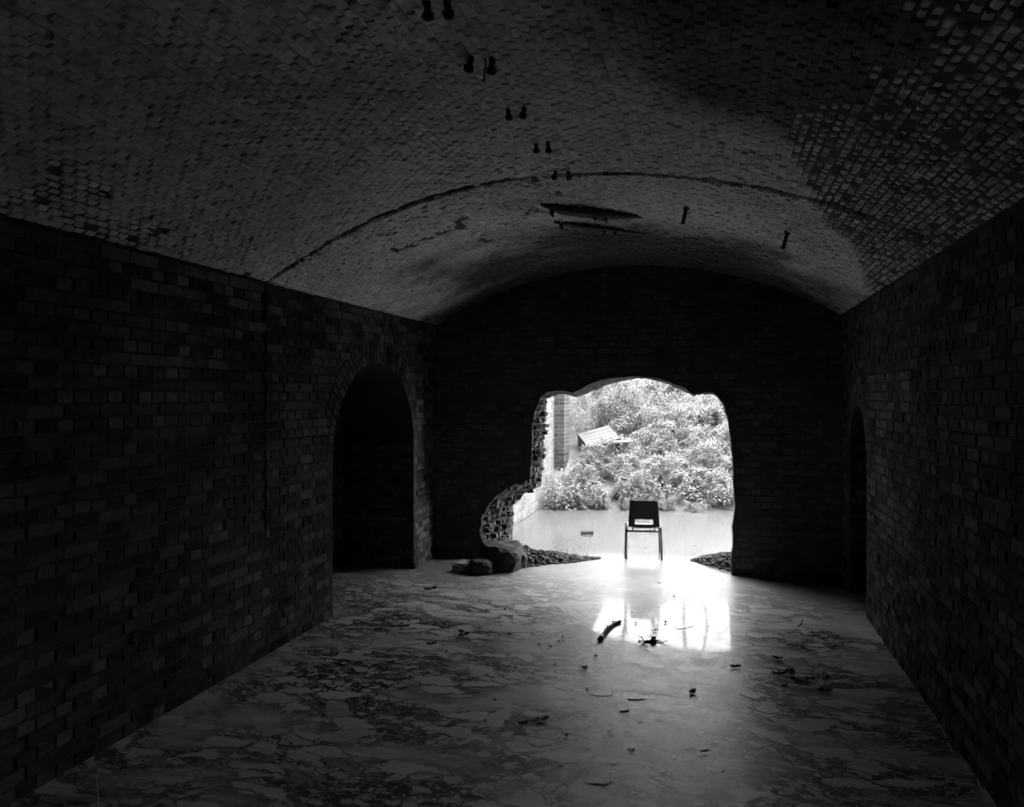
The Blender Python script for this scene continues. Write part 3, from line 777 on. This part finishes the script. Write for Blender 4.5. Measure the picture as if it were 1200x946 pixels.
# twig with a clotted leaf lump
kn = on_z(763, 753); tw = empty('leafy_twig', kn, 'dark twig with a clotted leaf lump and side shoots, floating beside the stick', 'twig')
def loc(u, v): return on_z(u, v)-kn
V, Fc = [], []; tube(V, Fc, [loc(752, 755), loc(757, 752.5), loc(764, 752.5), loc(771, 752), loc(778, 755)], [.005, .008, .008, .006, .004], 6); tube(V, Fc, [loc(755, 754), loc(753, 749)], [.007, .003], 5); tube(V, Fc, [loc(754, 754), loc(756, 760)], [.007, .003], 5)
mesh('twig_stem', [p+Vector((0, 0, .008)) for p in V], Fc, M['wet_leaf'], tw)
V, Fc = [], []; rock(V, Fc, loc(766, 753)+Vector((0, 0, .012)), .032, random.Random(2)); rock(V, Fc, loc(766, 751)+Vector((0, .01, .02)), .02, random.Random(7)); mesh('leaf_lump', V, Fc, M['wet_leaf'], tw)
V, Fc = [], []
for u, v, a in ((753, 750, 2.4), (753, 755, 3.6), (777, 754, .2), (757, 759, 4.9)):
    leaf(V, Fc, loc(u, v)+Vector((0, 0, .012)), Vector((math.cos(a), math.sin(a), .1)), Vector((0, 0, 1)), .05, .04)
mesh('side_leaves', V, Fc, M['wet_leaf'], tw)

V, Fc = [], []; box(V, Fc, (-.085, -.05, -.02), (.085, .05, .045)); ob = mesh('fallen_brick', V, Fc, M['rough']); ob.location = on_z(688, 626); ob.rotation_euler = (0, 0, YAW+.04)
m = ob.modifiers.new('bev', 'BEVEL'); m.width = .006; tag(ob, 'lone brick lying flat in the yard water out beyond the hole', 'brick')

p = on_z(928, 790); V, Fc = [], []; rock(V, Fc, (0, 0, .02), .035, random.Random(12), 1.3); rock(V, Fc, (-.02, .02, .02), .02, random.Random(3), 1.2)
o = mesh('dark_clod', V, Fc, M['wet_leaf']); o.location = p; tag(o, 'upright black clod, tallest scrap of the debris clump on the scum', 'clod')
D = [(914, 791, .11, .04, .1, 'long flat black leaf lying beside the upright clod'), (938, 798, .12, .05, -.1, 'broad black leaf in front of the upright clod'), (952, 797, .10, .02, .1, 'narrow black strip trailing from the debris clump'),
     (968, 797, .06, .03, .3, 'small black leaf beyond the end of the debris clump'), (911, 773, .07, .035, -.5, 'curled dark leaf floating behind the debris clump'), (862, 783, .08, .03, .0, 'flat double leaf floating alone between twig and debris clump'),
     (812, 812.5, .05, .045, .4, 'dark rounded leaf at the tip of the broad scum patch'), (504, 691, .13, .07, .2, 'dark clotted debris in the shade edge near the recess'), (544, 745, .08, .035, .3, 'dark leaf in the pair on pale swirling scum'),
     (540, 741, .05, .03, -.3, 'smaller leaf of the pair on pale swirling scum'), (506, 756, .08, .03, .5, 'dark leaf at the tip of the long scum streak'), (633, 846, .11, .06, .4, 'large crumpled leaf below the broad pale scum tongue'),
     (613, 850, .06, .03, .1, 'small crumpled leaf beside the large crumpled one'), (685, 784, .05, .04, .7, 'black triangular scrap of leaf alone on the scum'), (968, 811, .09, .05, 0, 'dull sunken leaf past the debris clump'),
     (920, 806, .06, .03, .6, 'tattered leaf with a pale fleck below the debris clump')]
for k, (u, v, L, w, r, lab) in enumerate(D): flat_leaf('dead_leaf', u, v, L, w, YAW+r, M['wet_leaf'], lab, 'leaf', 'dead leaves on the water', .014, k)
R = random.Random(8)
small = [(573, 746), (597, 744.5), (660, 752), (655, 753), (645, 759), (650, 781), (698, 770), (632, 757), (660, 747), (720, 632), (733, 643), (757, 643), (815, 640), (735, 654), (648, 634), (712, 735), (745, 731), (780, 730), (768, 740), (772, 684), (827, 882), (822, 883), (664, 863), (740, 881), (688, 810), (592, 715), (580, 822), (523, 765), (790, 700)]
for u, v in small: flat_leaf('leaf_fragment', u, v, .022+.02*R.random()+.012*(v < 700), .014+.01*R.random(), R.uniform(0, 3), M['wet_leaf'], 'tiny dark leaf fragment floating on the scum', 'leaf', 'leaf fragments on the water', .008)
pale = [(714, 857), (721, 853), (716, 862), (750, 847), (686, 840), (689, 877), (742, 931), (751, 935), (657, 897), (720, 895), (838, 871), (790, 889), (835, 905), (847, 904), (805, 878), (650, 940), (880, 810), (918, 777), (985, 791), (940, 793), (199, 891), (322, 871), (870, 910), (958, 910), (778, 905)]
for u, v in pale: flat_leaf('pale_fleck', u, v, .024+.02*R.random(), .014+.008*R.random(), R.uniform(0, 3), M['pale_leaf'], 'tiny pale fleck of foam or leaf on the dark scum', 'fleck', 'pale flecks on the water', .0)
def floater(name, uvs, rad, mat, label, cat):
    pts = [on_z(u, v) for u, v in uvs]; o0 = pts[0].copy(); V, Fc = [], []; tube(V, Fc, [p-o0+Vector((0, 0, rad)) for p in pts], rad, 5); o = mesh(name, V, Fc, mat, None, True); o.location = o0; return tag(o, label, cat)
floater('pale_twig', [(735, 820), (745, 820.5), (755, 819.5)], .003, M['pale_leaf'], 'slim straight twig on the scum below the rounded patches', 'twig')
floater('pale_twig', [(726, 834.5), (737, 833)], .004, M['pale_leaf'], 'short whitish twig lying below the slim straight one', 'twig')
floater('curled_twig', [(935, 735), (939, 732.5), (940, 727)], .005, M['wet_leaf'], 'curled dark twig at the edge of the shade', 'twig')
floater('straw', [(116, 946), (114, 925), (113, 911)], .002, M['pale_leaf'], 'thin pale straw floating in the dark nearest the camera', 'straw')
floater('straw', [(104, 911), (113, 911), (118, 911.5)], .002, M['pale_leaf'], 'short straw lying across the end of the long straw', 'straw')
for k, seg in enumerate((((1094, 838), (1098, 845)), ((1104, 855), (1109, 866)), ((1111, 872), (1117, 884)), ((1130, 898), (1137, 908)), ((1146, 918), (1153, 931)))):  # glints along the waterline, imitated by thin pale threads
    floater('waterline_glint', seg, .003, M['pale_leaf'], 'short white thread imitating a glint along the dark wall waterline', 'glint')['group'] = 'glint threads along the wall'

# ------------------------------------------------------------------ things fixed to the vault
for k, (u, v) in enumerate(HOLES):
    p = vault_at(u, v); phi = math.asin((p.x-VX)/VR); n = Vector((-math.sin(phi), 0, -math.cos(phi)))
    pair = ('first pair from the crack', 'first pair from the crack', 'x')[0]
    nm = {3: 'pair hard against the crack', 2: 'second pair from the crack', 1: 'third pair from the crack', 0: 'big pair beside the hanging wire', 4: 'pair farthest from the crack'}[k//2]
    t = empty('iron_bolt', p, 'rusty bolt stub in the vault, %s one of the %s' % (('left', 'right')[k % 2], nm), 'bolt', 'bolt stubs in the vault')
    s = .85 if k in (0, 1, 8, 9) else .75; d = n+Vector((R.gauss(0, .15), .25+R.gauss(0, .1), 0)); d.normalize()
    V, Fc = [], []; tube(V, Fc, [-n*.02, d*.03*s, d*.05*s], [.020*s, .016*s, .014*s], 7); mesh('shank', V, Fc, M['iron'], t)
    V, Fc = [], []; tube(V, Fc, [d*.042*s, d*.05*s, d*.075*s, d*.082*s], [.018*s, .027*s, .026*s, .014*s], 7); mesh('nut', V, Fc, M['iron'], t)
a = vault_at(567, 66); V, Fc = [], []; tube(V, Fc, [Vector((0, 0, .01)), Vector((.01, .0, -.03)), Vector((-.012, .03, -.10))], .004, 5)
o = mesh('hanging_wire', V, Fc, M['iron']); o.location = a; tag(o, 'short bent wire hanging from the vault between the big bolts', 'wire')
def batten(name, ends, th, w, drop, label, seed):
    a, b = (vault_at(u, v) for u, v in ends); R = random.Random(seed); V, Fc = [], []; n = 12; o0 = a.copy()
    for i in range(n+1):
        t = i/n; p = a.lerp(b, t); phi = math.asin((p.x-VX)/VR); q = vault_pt(phi, p.y, VR-drop)-o0
        tp = min(1, .3+2.0*min(t*1.6, 1-t))*(1+R.uniform(-.12, .12))
        V += [q+Vector((0, -w*.5, 0)), q+Vector((0, w*.5, 0)), q+Vector((0, w*.5*tp, -th*tp)), q+Vector((0, -w*.5*tp, -th*tp))]
    for i in range(n):
        for k in range(4): x = 4*i; Fc.append((x+k, x+(k+1) % 4, x+4+(k+1) % 4, x+4+k))
    Fc += [(3, 2, 1, 0), (4*n, 4*n+1, 4*n+2, 4*n+3)]
    e = empty(name, o0, label, 'timber'); mesh('plank', V, Fc, M['wood_dark'], e)
    for t in (.1, .52, .63):
        p = a.lerp(b, t); phi = math.asin((p.x-VX)/VR); q = vault_pt(phi, p.y, VR-drop-th)-o0; V, Fc = [], []
        tube(V, Fc, [q+Vector((0, 0, .03)), q+Vector((0, 0, -.01)), q+Vector((.01, 0, -.03))], [.02, .018, .006], 6); mesh('nail', V, Fc, M['iron'], e)
batten('batten_and_shadow', ((634, 238), (752, 252)), .075, .13, .0, 'dark splintered timber batten fixed across the lit vault', 1)
batten('batten_and_shadow', ((645, 258), (762, 274)), .045, .12, .0, 'dark plank imitating the blurred shadow beside the timber batten', 2)  # a blurred shadow on the vault, imitated by a dark plank
for (u, v, l, lab) in ((805, 240, .15, 'thin iron strap hanging from the lit vault near the batten'), (924, 269, .15, 'broader iron strap hanging towards the shaded vault corner')):
    p = vault_at(u, v); V, Fc = [], []; box(V, Fc, (-.014, -.004, -l), (.014, .004, .02)); box(V, Fc, (-.022, -.012, -.035), (.022, .012, .0)); o = mesh('iron_strap', V, Fc, M['iron']); o.location = p; o.rotation_euler = (.5, .12, YAW); tag(o, lab, 'strap')
